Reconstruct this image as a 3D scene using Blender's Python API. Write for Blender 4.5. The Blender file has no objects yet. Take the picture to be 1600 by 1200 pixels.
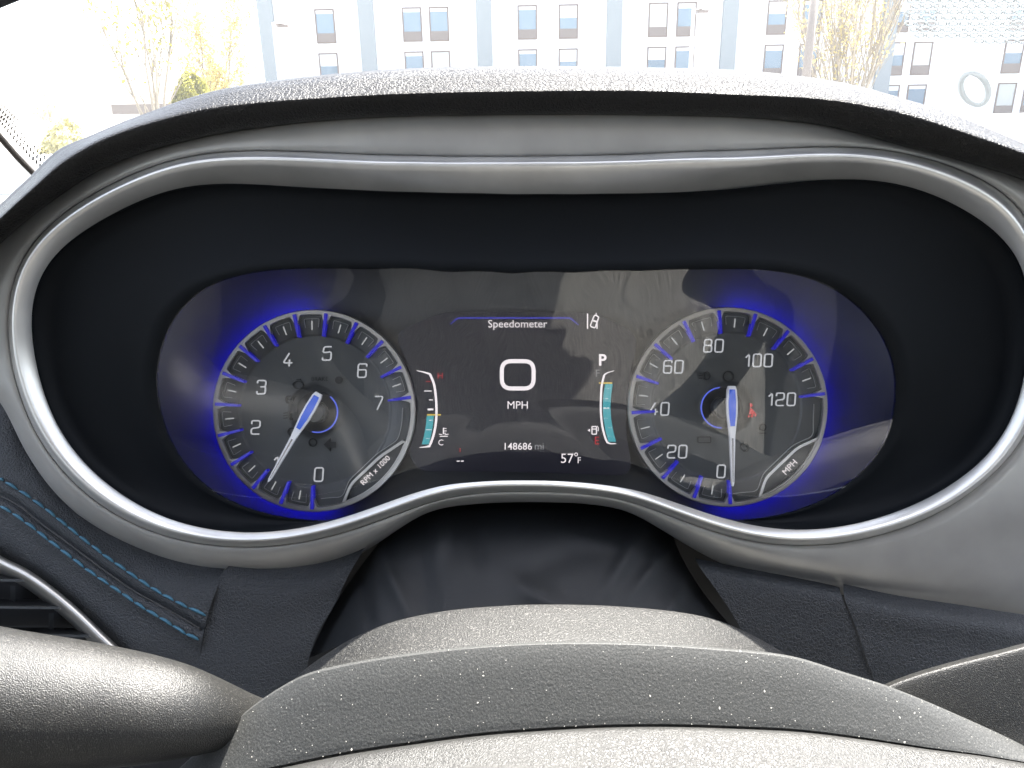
import bpy, bmesh, math, random
import numpy as np
from mathutils import Vector, Matrix
random.seed(7); np.random.seed(7)
rad = math.radians
sc = bpy.context.scene
COL = sc.collection

# ------------------------------------------------------------------ camera
FPX = 1200.0                        # focal length in photo pixels (1600 wide)
PITCH, ROLL = rad(19.7), rad(1.1)
CAM = Vector((0, 0, 1.35))
X0, Z0 = Vector((1, 0, 0)), Vector((0, 0, 1))
FWD = Vector((0, math.cos(PITCH), -math.sin(PITCH)))
UP0 = Vector((0, math.sin(PITCH), math.cos(PITCH)))
RGT = X0 * math.cos(ROLL) - UP0 * math.sin(ROLL)
UPV = UP0 * math.cos(ROLL) + X0 * math.sin(ROLL)
cd = bpy.data.cameras.new('camera'); cam = bpy.data.objects.new('camera', cd); COL.objects.link(cam)
cd.sensor_width = 36; cd.lens = FPX / 1600 * 36; cd.clip_start = 0.01; cd.clip_end = 2000
cam.matrix_world = Matrix(((RGT.x, UPV.x, -FWD.x, CAM.x), (RGT.y, UPV.y, -FWD.y, CAM.y), (RGT.z, UPV.z, -FWD.z, CAM.z), (0, 0, 0, 1)))
sc.camera = cam

# ------------------------------------------------------------------ light
SUN_EL, SUN_AZ = rad(64), rad(32)    # azimuth from straight ahead towards the right
wd = bpy.data.worlds.new('World'); sc.world = wd; wd.use_nodes = True
nt = wd.node_tree; bgn = nt.nodes['Background']
sky = nt.nodes.new('ShaderNodeTexSky'); sky.sky_type = 'NISHITA'; sky.sun_disc = False
sky.sun_elevation = SUN_EL; sky.sun_rotation = SUN_AZ; sky.dust_density = 2.2; sky.ozone_density = 0.2; sky.air_density = 0.9
hs_ = nt.nodes.new('ShaderNodeHueSaturation'); hs_.inputs['Saturation'].default_value = .55     # camera white balance for open shade
nt.links.new(sky.outputs[0], hs_.inputs['Color']); nt.links.new(hs_.outputs[0], bgn.inputs[0]); bgn.inputs[1].default_value = 0.13
sl = bpy.data.lights.new('sun', 'SUN'); sl.energy = 4.5; sl.angle = rad(0.5); sl.color = (1, .965, .90)
so = bpy.data.objects.new('sun', sl); COL.objects.link(so)
SDIR = Vector((math.sin(SUN_AZ) * math.cos(SUN_EL), math.cos(SUN_AZ) * math.cos(SUN_EL), math.sin(SUN_EL)))
so.rotation_euler = SDIR.to_track_quat('Z', 'Y').to_euler(); so.location = (0, 5, 10)
EXPO = 2.8
sc.view_settings.view_transform = 'Standard'; sc.view_settings.look = 'None'
sc.view_settings.exposure = EXPO; sc.view_settings.gamma = 1; sc.view_settings.use_curve_mapping = False
EG = 2 ** -EXPO                      # brings a display value back to scene light
sc.render.engine = 'CYCLES'
sc.cycles.use_denoising = True
sc.cycles.max_bounces = 6; sc.cycles.diffuse_bounces = 3; sc.cycles.glossy_bounces = 4; sc.cycles.transparent_max_bounces = 8
sc.cycles.use_adaptive_sampling = True; sc.cycles.adaptive_threshold = 0.02
sc.cycles.caustics_reflective = False; sc.cycles.caustics_refractive = False
sc.cycles.sample_clamp_indirect = 3.0

# ------------------------------------------------------------------ helpers
DREF = 0.390
def V(px, py, d):                    # a point of the car interior, depth d in metres along the view axis
    return CAM + RGT * ((px - 800) / FPX * d) + UPV * ((600 - py) / FPX * d) + FWD * d
def Q(px, py, d):                    # parallel-projected plane point: instrument layout measured on the dial plane
    return CAM + RGT * ((px - 800) / FPX * DREF) + UPV * ((600 - py) / FPX * DREF) + FWD * d
PX = DREF / FPX                      # one photo pixel on the dial plane, in metres
def outdoors(px, py, Y):             # a point outside, Y metres ahead
    r = RGT * ((px - 800) / FPX) + UPV * ((600 - py) / FPX) + FWD
    return CAM + r * (Y / r.y)

def tag(o, label=None, cat=None, group=None, kind=None):
    if label: o['label'] = label
    if cat: o['category'] = cat
    if group: o['group'] = group
    if kind: o['kind'] = kind
    return o
def empty(name, loc):
    o = bpy.data.objects.new(name, None); o.location = loc; o.empty_display_size = .05; COL.objects.link(o); return o
def mk(name, verts, faces, mat, parent=None, smooth=False, mesh=None):
    if mesh is None:
        me = bpy.data.meshes.new(name)
        me.from_pydata([tuple(v) for v in verts], [], [tuple(f) for f in faces])
        bm = bmesh.new(); bm.from_mesh(me); bmesh.ops.recalc_face_normals(bm, faces=bm.faces); bm.to_mesh(me); bm.free()
        if smooth: me.shade_smooth()
        if mat: me.materials.append(mat)
    else: me = mesh
    o = bpy.data.objects.new(name, me); COL.objects.link(o)
    if parent is not None:
        o.parent = parent
        if parent.type == 'EMPTY': o.location = -parent.location
    return o

class MB:                            # collects shapes for ONE mesh
    def __init__(s): s.v = []; s.f = []
    def add(s, vs, fs):
        b = len(s.v); s.v += [Vector(x) for x in vs]; s.f += [tuple(i + b for i in f) for f in fs]
    def box(s, a, b):
        (x0, y0, z0), (x1, y1, z1) = a, b
        s.add([(x0, y0, z0), (x1, y0, z0), (x1, y1, z0), (x0, y1, z0), (x0, y0, z1), (x1, y0, z1), (x1, y1, z1), (x0, y1, z1)],
              [(0, 3, 2, 1), (4, 5, 6, 7), (0, 1, 5, 4), (1, 2, 6, 5), (2, 3, 7, 6), (3, 0, 4, 7)])
    def tube(s, pts, radii, n=8, closed=False, caps=True):
        pts = [Vector(p) for p in pts]; k = len(pts)
        if not hasattr(radii, '__len__'): radii = [radii] * k
        b = len(s.v); up = None
        for i in range(k):
            if closed: t = pts[(i + 1) % k] - pts[i - 1]
            else: t = pts[min(i + 1, k - 1)] - pts[max(i - 1, 0)]
            t.normalize()
            if up is None: up = t.orthogonal().normalized()
            up = (up - t * up.dot(t)).normalized(); w = t.cross(up)
            for j in range(n):
                a = 2 * math.pi * j / n
                s.v.append(pts[i] + (up * math.cos(a) + w * math.sin(a)) * radii[i])
        for i in range(k if closed else k - 1):
            i2 = (i + 1) % k
            for j in range(n):
                s.f.append((b + i * n + j, b + i * n + (j + 1) % n, b + i2 * n + (j + 1) % n, b + i2 * n + j))
        if caps and not closed:
            s.f.append(tuple(b + j for j in reversed(range(n)))); s.f.append(tuple(b + (k - 1) * n + j for j in range(n)))
    def prism(s, poly, df, db, fn=None):   # polygon in photo pixels, extruded along the view axis
        fn = fn or Q; n = len(poly)
        s.add([fn(x, y, df) for x, y in poly] + [fn(x, y, db) for x, y in poly],
              [tuple(range(n)), tuple(reversed(range(n, 2 * n)))] + [(i, n + i, n + (i + 1) % n, (i + 1) % n) for i in range(n)])
    def stroke(s, pts, w, df, db, closed=False, fn=None):   # ribbon of width w (px) along pixel polyline, extruded
        fn = fn or Q; n = len(pts); L = []; R = []
        for i in range(n):
            if closed: a, b_ = pts[i - 1], pts[(i + 1) % n]
            else: a, b_ = pts[max(i - 1, 0)], pts[min(i + 1, n - 1)]
            dx, dy = b_[0] - a[0], b_[1] - a[1]; l = math.hypot(dx, dy) or 1
            ww = w[i] if hasattr(w, '__len__') else w
            nx, ny = -dy / l * ww / 2, dx / l * ww / 2
            L.append((pts[i][0] + nx, pts[i][1] + ny)); R.append((pts[i][0] - nx, pts[i][1] - ny))
        vs = [fn(*p, df) for p in L] + [fn(*p, df) for p in R] + [fn(*p, db) for p in L] + [fn(*p, db) for p in R]
        fs = []
        for i in range(n if closed else n - 1):
            j = (i + 1) % n
            fs += [(i, j, n + j, n + i), (2 * n + i, 3 * n + i, 3 * n + j, 2 * n + j), (i, 2 * n + i, 2 * n + j, j), (n + i, n + j, 3 * n + j, 3 * n + i)]
        if not closed:
            fs += [(0, n, 3 * n, 2 * n), (n - 1, 3 * n - 1, 4 * n - 1, 2 * n - 1)]
        s.add(vs, fs)
    def build(s, name, mat, parent=None, smooth=False): return mk(name, s.v, s.f, mat, parent, smooth)

def catmull(P, sub):                 # P: (k, ...) array, smooth curve through the rows
    P = np.asarray(P, float); k = len(P); out = []
    for i in range(k - 1):
        p0, p1, p2, p3 = P[max(i - 1, 0)], P[i], P[i + 1], P[min(i + 2, k - 1)]
        for j in range(sub):
            t = j / sub
            out.append(.5 * (2 * p1 + (p2 - p0) * t + (2 * p0 - 5 * p1 + 4 * p2 - p3) * t * t + (3 * p1 - p0 - 3 * p2 + p3) * t ** 3))
    out.append(P[-1]); return np.array(out)
def resample(pts, n):                # even spacing along a smooth curve
    c = catmull(pts, 12); l = np.r_[0, np.cumsum(np.linalg.norm(np.diff(c[:, :2], axis=0), axis=1))]
    t = np.linspace(0, l[-1], n)
    return np.stack([np.interp(t, l, c[:, i]) for i in range(c.shape[1])], 1)
def grid_faces(r, c, wrap=False):
    return [(i * c + j, i * c + (j + 1) % c, (i + 1) * c + (j + 1) % c, (i + 1) * c + j) for i in range(r - 1) for j in range(c if wrap else c - 1)]
def sheet(name, rows, mat, parent, sub=6, n=120, disp=None, cross=True):   # rows: lists of (px, py, d)
    R = np.array([resample(r, n) for r in rows])
    if sub > 1: R = catmull(R, sub)
    if disp is not None:
        for i in range(R.shape[0]):
            for j in range(R.shape[1]):
                R[i, j, 2] += disp(R[i, j, 0], R[i, j, 1])
    vs = [V(*p) for row in R for p in row]
    return mk(name, vs, grid_faces(R.shape[0], R.shape[1]), mat, parent, True), R

NA = 360
def outline(pts, sm=3.6):            # traced closed outline -> NA points, star-shaped about (800, 560)
    a = np.array(pts, float); x = (a[:, 0] - 800) / 1.6; y = a[:, 1] - 560
    th = np.arctan2(y, x); r = np.hypot(x, y); o = np.argsort(th); th, r = th[o], r[o]
    t = np.linspace(-math.pi, math.pi, NA, endpoint=False)
    rr = np.interp(t, np.r_[th - 2 * math.pi, th, th + 2 * math.pi], np.r_[r, r, r])
    if sm:
        k = np.exp(-.5 * (np.arange(-14, 15) / sm) ** 2); k /= k.sum()
        rr = np.convolve(np.r_[rr[-14:], rr, rr[:14]], k, 'valid')
    return np.stack([800 + 1.6 * rr * np.cos(t), 560 + rr * np.sin(t)], 1)

# ------------------------------------------------------------------ materials
MATS = {}
def mat(name, color=(.5, .5, .5), rough=.5, metal=0., spec=.5, emit=None, estr=1., coat=0.):
    m = bpy.data.materials.new(name); m.use_nodes = True; b = m.node_tree.nodes['Principled BSDF']
    b.inputs['Base Color'].default_value = (*color, 1); b.inputs['Roughness'].default_value = rough
    b.inputs['Metallic'].default_value = metal; b.inputs['Specular IOR Level'].default_value = spec
    b.inputs['Coat Weight'].default_value = coat
    if emit: b.inputs['Emission Color'].default_value = (*emit, 1); b.inputs['Emission Strength'].default_value = estr
    if emit and name != 'blue_light_guide': m.cycles.emission_sampling = 'NONE'
    MATS[name] = m; return m
def N(m, t, **kw):
    n = m.node_tree.nodes.new(t)
    for k, v in kw.items():
        if k in n.inputs: n.inputs[k].default_value = v
        else: setattr(n, k, v)
    return n
def L(m, a, b): m.node_tree.links.new(a, b)
def coords(m): return N(m, 'ShaderNodeTexCoord').outputs['Object']
def mapped(m, scale=(1, 1, 1)):
    mp = N(m, 'ShaderNodeMapping'); mp.inputs['Scale'].default_value = scale; L(m, coords(m), mp.inputs[0]); return mp.outputs[0]
def bump(m, height, strength=.3, dist=.001):
    b = N(m, 'ShaderNodeBump', Strength=strength, Distance=dist); L(m, height, b.inputs['Height'])
    L(m, b.outputs[0], m.node_tree.nodes['Principled BSDF'].inputs['Normal']); return b
def leather(name, color, scale=420, rough=.5, strength=.6, dist=.0006, stretch=(1, 1, 1), var=.25, spec=.5):
    m = mat(name, color, rough, spec=spec); co = mapped(m, stretch)
    nz = N(m, 'ShaderNodeTexNoise', Scale=scale * .6, Detail=4.0, Roughness=.6); L(m, co, nz.inputs['Vector'])
    mixv = N(m, 'ShaderNodeMix', data_type='VECTOR'); mixv.inputs[0].default_value = .0035
    L(m, co, mixv.inputs[4]); L(m, nz.outputs['Color'], mixv.inputs[5])
    vo = N(m, 'ShaderNodeTexVoronoi', feature='DISTANCE_TO_EDGE', Scale=scale); L(m, mixv.outputs[1], vo.inputs['Vector'])
    mr = N(m, 'ShaderNodeMapRange'); mr.inputs[1].default_value = 0; mr.inputs[2].default_value = .22; L(m, vo.outputs[0], mr.inputs[0])
    ad = N(m, 'ShaderNodeMath', operation='MULTIPLY_ADD'); L(m, nz.outputs[0], ad.inputs[0]); ad.inputs[1].default_value = .8; L(m, mr.outputs[0], ad.inputs[2])
    bump(m, ad.outputs[0], strength, dist)
    n2 = N(m, 'ShaderNodeTexNoise', Scale=35.0, Detail=5.0); L(m, co, n2.inputs['Vector'])
    cr = N(m, 'ShaderNodeMix', data_type='RGBA'); L(m, n2.outputs[0], cr.inputs[0])
    cr.inputs[6].default_value = (*[c * (1 - var) for c in color], 1); cr.inputs[7].default_value = (*[c * (1 + var) for c in color], 1)
    L(m, cr.outputs[2], m.node_tree.nodes['Principled BSDF'].inputs['Base Color'])
    return m
def grainy(name, color, rough=.5, metal=0., scale=1500, strength=.25, dist=.0003, fleck=None, fscale=900, fth=.72, spec=.5):
    m = mat(name, color, rough, metal, spec); co = coords(m)
    nz = N(m, 'ShaderNodeTexNoise', Scale=float(scale), Detail=3.0); L(m, co, nz.inputs['Vector'])
    bump(m, nz.outputs[0], strength, dist)
    n2 = N(m, 'ShaderNodeTexNoise', Scale=float(fscale if fleck else 40), Detail=3.0); L(m, co, n2.inputs['Vector'])
    mr = N(m, 'ShaderNodeMapRange'); L(m, n2.outputs[0], mr.inputs[0])
    mr.inputs[1].default_value = fth - .12 if fleck else .3; mr.inputs[2].default_value = fth if fleck else .7
    cr = N(m, 'ShaderNodeMix', data_type='RGBA'); L(m, mr.outputs[0], cr.inputs[0])
    cr.inputs[6].default_value = (*[c * (1 if fleck else .9) for c in color], 1)
    cr.inputs[7].default_value = (*(fleck or [c * 1.1 for c in color]), 1)
    L(m, cr.outputs[2], m.node_tree.nodes['Principled BSDF'].inputs['Base Color'])
    return m
def glow(name, color, s): return mat(name, (.01, .01, .012), .5, emit=color, estr=s * EG)
def thin_glass(name, ior=1.5, tint=(1, 1, 1), rough=0.0):
    m = bpy.data.materials.new(name); m.use_nodes = True; t = m.node_tree; t.nodes.clear()
    out = t.nodes.new('ShaderNodeOutputMaterial'); mx = t.nodes.new('ShaderNodeMixShader'); fr = t.nodes.new('ShaderNodeFresnel'); fr.inputs[0].default_value = ior
    tr = t.nodes.new('ShaderNodeBsdfTransparent'); tr.inputs[0].default_value = (*tint, 1)
    gl = t.nodes.new('ShaderNodeBsdfGlossy'); gl.inputs['Roughness'].default_value = rough
    t.links.new(fr.outputs[0], mx.inputs[0]); t.links.new(tr.outputs[0], mx.inputs[1]); t.links.new(gl.outputs[0], mx.inputs[2]); t.links.new(mx.outputs[0], out.inputs[0])
    return m
def leafmat(name, color, trans):
    m = bpy.data.materials.new(name); m.use_nodes = True; t = m.node_tree; t.nodes.clear()
    out = t.nodes.new('ShaderNodeOutputMaterial'); mx = t.nodes.new('ShaderNodeMixShader'); mx.inputs[0].default_value = .5
    a = t.nodes.new('ShaderNodeBsdfDiffuse'); a.inputs[0].default_value = (*color, 1); b = t.nodes.new('ShaderNodeBsdfTranslucent'); b.inputs[0].default_value = (*trans, 1)
    t.links.new(a.outputs[0], mx.inputs[1]); t.links.new(b.outputs[0], mx.inputs[2]); t.links.new(mx.outputs[0], out.inputs[0]); return m

M_PAD = leather('brow_leather', (.014, .0133, .0126), 560, .36, .45, .0006, spec=.15)
M_LEATH = leather('dash_leather', (.0125, .0145, .0175), 620, .5, .55, .0005)
M_BOOT = leather('boot_leather', (.0075, .0085, .010), 1200, .44, .35, .0003, spec=.32)
M_TRIM = grainy('trim_grey', (.34, .332, .318), .42, .35, 2600, .18, .0002)
M_BEZEL = grainy('satin_silver', (.64, .63, .61), .31, .68, 3000, .06, .0002)
M_SHROUD = grainy('shroud_black', (.0035, .0045, .006), .6, 0, 2500, .15, .0002, spec=.12)
M_COLUMN = grainy('column_plastic', (.013, .0128, .0122), .52, 0, 1700, .9, .0006, fleck=(.085, .083, .077), fscale=1700, fth=.66)
M_HUB = grainy('hub_plastic', (.029, .030, .029), .6, 0, 1200, .4, .0004, fleck=(.06, .06, .058), fscale=2200, fth=.64)
M_AIRBAG = leather('airbag_leather', (.026, .0257, .0245), 900, .42, .35, .0004)
M_SPOKE = grainy('spoke_plastic', (.015, .0148, .014), .40, 0, 2600, .7, .0004, fleck=(.08, .078, .07), fscale=2000, fth=.7)
M_BLACK = mat('deep_black', (.006, .006, .007), .6)
M_STITCH = mat('blue_thread', (.033, .12, .18), .6)
M_SEAM = mat('seam_black', (.02, .019, .018), .4)
M_VENT = mat('vent_plastic', (.03, .031, .033), .45)
M_VENTRIM = grainy('vent_silver', (.5, .48, .45), .35, .8, 2500, .1)
M_PLATE = grainy('cluster_plate', (.10, .10, .105), .4, 0, 1500, .05)
M_DIAL = grainy('dial_black', (.035, .037, .04), .32, 0, 1200, .04)
M_DISH = grainy('dial_dish', (.055, .058, .06), .4, 0, 1200, .04)
M_RING = mat('dial_ring_silver', (.5, .485, .47), .32, .85)
M_LINE = mat('cell_line_silver', (.32, .32, .32), .35, .6)
M_NUM = glow('numeral_white', (.62, .64, .68), .75)
M_TICK = glow('tick_white', (.62, .64, .66), .6)
M_BLUE = mat('blue_marker', (.01, .01, .2), .3, coat=.15, emit=(.014, .010, .42), estr=.75 * EG)
M_ARC = glow('hub_arc_blue', (.12, .18, .9), .8)
M_NEEDLE = mat('needle_white', (.62, .62, .64), .35, .3, emit=(.5, .5, .55), estr=.25 * EG)
M_INLAY = mat('needle_blue', (.02, .07, .4), .3, emit=(.02, .08, .5), estr=.6 * EG)
M_ICON = mat('dark_icon', (.008, .008, .009), .6)
M_HALO = mat('blue_light_guide', (0, 0, .1), .5, emit=(.012, .008, 1.0), estr=50 * EG)
M_WHITE = glow('screen_white', (1, .93, .96), .95)
M_SGREY = glow('screen_grey', (.55, .55, .58), .5)
M_RED = glow('screen_red', (.8, .03, .04), .6)
M_CYAN = glow('screen_cyan', (.06, .45, .52), .75)
M_YEL = glow('screen_yellow', (.85, .6, .08), .8)
M_SBLUE = glow('screen_blue', (.03, .03, .55), .7)
M_SCREEN = mat('screen_backlight', (.008, .008, .01), .3, emit=(.012, .012, .022), estr=.55 * EG)
M_LENS = thin_glass('cluster_lens', 1.74)
M_WIND = thin_glass('windscreen_glass', 1.35)
_t = M_WIND.node_tree; _o = _t.nodes['Material Output']; _src = _o.inputs[0].links[0].from_socket      # translucent share added for veiling glare, standing for dusty glass
_mx = _t.nodes.new('ShaderNodeMixShader'); _mx.inputs[0].default_value = .019; _tl = _t.nodes.new('ShaderNodeBsdfTranslucent'); _tl.inputs[0].default_value = (.95, .97, 1, 1)
_t.links.new(_src, _mx.inputs[1]); _t.links.new(_tl.outputs[0], _mx.inputs[2]); _t.links.new(_mx.outputs[0], _o.inputs[0])
M_SEAT = mat('seat_fabric', (.25, .24, .21), .8); _co = mapped(M_SEAT, (1, 0, .1)); _n = N(M_SEAT, 'ShaderNodeTexNoise', Scale=800.0, Detail=2.0, Roughness=.6); L(M_SEAT, _co, _n.inputs['Vector'])
_r = N(M_SEAT, 'ShaderNodeMapRange'); L(M_SEAT, _n.outputs[0], _r.inputs[0]); _r.inputs[1].default_value = .35; _r.inputs[2].default_value = .68
_c = N(M_SEAT, 'ShaderNodeMix', data_type='RGBA'); L(M_SEAT, _r.outputs[0], _c.inputs[0]); _c.inputs[6].default_value = (.06, .058, .054, 1); _c.inputs[7].default_value = (.29, .28, .255, 1)
L(M_SEAT, _c.outputs[2], M_SEAT.node_tree.nodes['Principled BSDF'].inputs['Base Color']); bump(M_SEAT, _n.outputs[0], .4, .001)
M_LINER = grainy('headliner', (.42, .4, .37), .9, 0, 600, .3)
M_DOOR = grainy('door_trim', (.05, .052, .055), .6, 0, 600, .3)

# ------------------------------------------------------------------ traced outlines (photo pixels)
TA = [(800,305),(700,303),(600,301),(500,296),(450,293),(400,290),(325,284),(275,292),(225,310),(175,335),(125,364),(95,386),(72,412),(57,445),(50,475),(49,500),(51,532),(59,575),(70,617),(85,655),(105,690),(130,722),(162,752),(200,780),(250,807),(287,820),(337,830),(400,834),(450,830),(500,819),(550,804),(600,784),(650,766),(700,755),(760,751),(800,750),(850,750),(900,752),(950,757),(1000,764),(1037,773),(1075,788),(1112,805),(1150,819),(1200,828),(1250,830),(1300,827),(1350,816),(1400,801),(1450,780),(1487,757),(1525,730),(1555,700),(1575,665),(1590,630),(1600,585),(1606,530),(1607,470),(1600,420),(1587,392),(1562,365),(1525,337),(1475,310),(1425,290),(1375,279),(1337,276),(1300,279),(1250,285),(1200,293),(1100,302),(1000,304),(900,305)]
TB = [(800,257),(700,258),(587,257),(500,252),(400,248),(325,247),(275,256),(225,275),(175,297),(125,325),(87,352),(57,380),(37,412),(26,440),(20,475),(19,512),(22,550),(30,587),(42,625),(57,662),(80,700),(107,732),(140,765),(175,790),(225,816),(275,833),(337,844),(400,846),(450,841),(500,830),(550,815),(600,795),(650,776),(700,763),(760,758),(800,757),(850,757),(900,760),(950,765),(1000,773),(1037,785),(1075,801),(1112,818),(1150,832),(1200,842),(1250,844),(1300,842),(1350,833),(1400,818),(1450,803),(1500,775),(1537,746),(1562,723),(1580,700),(1605,655),(1622,600),(1630,540),(1628,470),(1617,400),(1590,340),(1550,303),(1500,280),(1450,262),(1400,249),(1350,241),(1312,240),(1250,245),(1200,249),(1150,252),(1000,255),(900,257)]
TC = [(800,246),(700,246),(587,244),(500,240),(400,236),(325,238),(275,247),(225,265),(175,288),(125,315),(87,344),(55,373),(33,408),(21,440),(15,475),(13,512),(16,550),(24,590),(36,628),(51,667),(74,706),(102,740),(135,773),(170,799),(220,825),(275,844),(337,854),(400,856),(450,852),(500,842),(550,828),(600,808),(650,789),(700,775),(760,768),(800,767),(850,767),(900,769),(950,774),(1000,783),(1037,797),(1075,814),(1112,832),(1150,844),(1200,852),(1250,854),(1300,852),(1350,843),(1400,829),(1450,811),(1500,782),(1537,753),(1566,729),(1586,703),(1612,657),(1630,602),(1638,540),(1636,468),(1624,392),(1596,320),(1553,288),(1500,264),(1450,247),(1400,236),(1350,229),(1300,229),(1250,232),(1150,238),(1000,243),(900,245)]
TD = [(800,176),(737,178),(625,180),(512,186),(400,199),(325,211),(250,228),(200,244),(150,266),(100,298),(50,335),(0,378),(-50,430),(-75,500),(-55,565),(0,622),(15,650),(32,690),(57,732),(85,770),(117,800),(162,835),(212,865),(275,889),(325,899),(400,907),(450,902),(500,894),(545,882),(580,860),(602,838),(630,814),(665,799),(700,791),(750,786),(800,784),(850,784),(900,785),(950,790),(1000,801),(1030,818),(1060,842),(1085,874),(1125,888),(1200,905),(1275,920),(1400,942),(1450,952),(1525,965),(1600,975),(1720,985),(1800,900),(1830,700),(1820,500),(1740,360),(1680,315),(1600,277),(1487,243),(1412,225),(1337,205),(1262,190),(1150,181),(1000,177),(868,176)]
TL = [(350,434),(420,421),(480,420),(570,422),(700,426),(800,428),(900,427),(1000,425),(1100,422),(1170,420),(1230,424),(1280,437),(1320,460),(1355,490),(1380,525),(1395,560),(1401,600),(1398,640),(1385,690),(1365,720),(1335,750),(1300,775),(1260,795),(1220,806),(1180,812),(1100,816),(1000,782),(900,768),(800,766),(700,770),(600,796),(540,814),(490,815),(440,809),(400,800),(350,780),(310,752),(280,715),(258,670),(246,620),(244,590),(252,540),(275,490),(310,455)]
A, B, C_, D = outline(TA), outline(TB), outline(TC), outline(TD, 2.4)
LE = outline(TL, 3.0)
def base(py): return .318 + (py - 280) / 560 * .03
TILT = rad(17.5)
LN = -(UPV * math.sin(TILT) + FWD * math.cos(TILT))      # lens normal, facing the driver and a little down
LP = V(800, 615, .348)
def on_lens(px, py, off=0.):
    r = RGT * ((px - 800) / FPX) + UPV * ((600 - py) / FPX) + FWD
    t = (LP - CAM).dot(LN) / r.dot(LN); return CAM + r * t + LN * off
def mirrored(px, py, dist):          # the point that the lens shows at this place, dist metres behind the glass
    p = on_lens(px, py); r = (p - CAM).normalized(); r = r - LN * 2 * r.dot(LN); return p + r * dist

# ------------------------------------------------------------------ ground and outside
ground = MB(); ground.add([(-400, -100, 0), (400, -100, 0), (400, 700, 0), (-400, 700, 0)], [(0, 1, 2, 3)])
M_GROUND = grainy('pale_concrete', (.36, .35, .33), .85, 0, 30, .3, .01)
tag(ground.build('ground', M_GROUND), kind='structure')

# hotel block
FY = 47.0
M_WALL = grainy('white_render', (.64, .66, .67), .8, 0, 6, .1, .01)
M_PIL = grainy('grey_render', (.2, .23, .245), .8, 0, 6, .1, .01)
M_FRAME = mat('window_frame', (.10, .075, .065), .5)
M_PANE = mat('window_glass', (.10, .16, .22), .05, spec=.8)
M_PANE2 = mat('window_curtain', (.36, .38, .37), .6, coat=.6)
M_GRILLE = mat('unit_grille', (.13, .11, .10), .6)
M_BLIND = mat('blind', (.5, .52, .53), .7)
hotel = empty('hotel_building', (outdoors(1000, 200, FY).x, FY, 0))
tag(hotel, 'white rendered hotel block with paired dark windows behind the dashboard', 'building')
xL = outdoors(413, 60, FY).x; xR = xL + 66
w = MB(); w.box((xL, FY, 0), (xR, FY + 14, 17)); w.build('wall', M_WALL, hotel)
for px in (420, 575, 757, 959, 1138, 1385, 1640):
    x = outdoors(px, 60, FY).x; w = MB(); w.box((x - .42, FY - .22, 0), (x + .42, FY - .003, 16.9)); w.build('pilaster', M_PIL, hotel)
w = MB(); w.box((xL - .2, FY - .35, 17), (xR + .2, FY + 14.2, 17.5)); w.build('parapet', M_PIL, hotel)
zt = outdoors(800, 8.5, FY).z; pitch = outdoors(800, 8, FY).z - outdoors(800, 77, FY).z
wh = outdoors(800, 8, FY).z - outdoors(800, 62, FY).z
k = 0
for px in (508, 644, 686, 824, 888, 1028, 1072, 1213, 1268, 1405, 1448, 1592, 1635):
    x = outdoors(px, 35, FY).x
    for fl in (1, 0, -1, -2):
        z1 = zt + fl * pitch; z0 = z1 - wh; hw = .54; k += 1
        if z0 < .1: z0 = .1
        f = MB(); y0, y1 = FY - .06, FY - .004; t = .07
        f.box((x - hw, y0, z0), (x - hw + t, y1, z1)); f.box((x + hw - t, y0, z0), (x + hw, y1, z1))
        f.box((x - hw + t, y0, z1 - t), (x + hw - t, y1, z1)); f.box((x - hw + t, y0, z0), (x + hw - t, y1, z0 + t))
        win = f.build('window', M_FRAME, hotel)
        zg = z0 + .52
        g = MB(); g.box((x - hw + t, y0 + .01, z0 + t), (x + hw - t, y1 - .003, zg)); g.build('grille', M_GRILLE, win)
        r = random.random(); zb = z1 - t - (wh * random.choice((.1, .14, .35)) if r < .6 else 0)
        p = MB(); p.box((x - hw + t, y0 + .03, zg + .002), (x + hw - t, y1 - .006, zb)); p.build('pane', M_PANE if r < .6 else M_PANE2, win)
        if r < .6:
            p = MB(); p.box((x - hw + t, y0 + .028, zb + .002), (x + hw - t, y1 - .008, z1 - t)); p.build('blind', M_BLIND, win)

M_POLE = mat('pole_paint', (.42, .42, .4), .5, .2); M_WOOD = grainy('pole_wood', (.16, .14, .125), .9, 0, 20, .4, .01)
def lamp_post(px, ytop, Y, side, label, m):
    top = outdoors(px, ytop, Y); r = empty('street_lamp', (top.x, Y, 0)); tag(r, label, 'street lamp', 'lamp posts in front of the hotel')
    p = MB(); p.tube([(top.x, Y, 0), (top.x, Y, 1), (top.x, Y, top.z)], [.12, .1, .075], 10); p.build('pole', m, r, True)
    h = MB(); h.tube([(top.x, Y, top.z - .12), (top.x + side * .3, Y, top.z - .06), (top.x + side * .45, Y, top.z - .1)], .035, 6)
    h.box((top.x + side * .4 - .22, Y - .13, top.z - .2), (top.x + side * .4 + .22, Y + .13, top.z - .11)); h.build('lamp_head', M_GRILLE, r)
lamp_post(427, 35, 36, 1, 'pale slim lamp post at the left corner of the hotel', M_POLE)
lamp_post(1084, 12, 36, 1, 'slim lamp post overlapping a window near the centre of the hotel', M_POLE)
tp = outdoors(1279, -60, 16); tb = Vector((tp.x - .02, 16, 0)); pb = MB(); pb.tube([tb, (tp.x, 16, tp.z)], [.085, .075], 12)
tag(pb.build('utility_pole', M_WOOD, None, True), 'thick grey brown pole standing in front of the yellow tree', 'pole')

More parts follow.
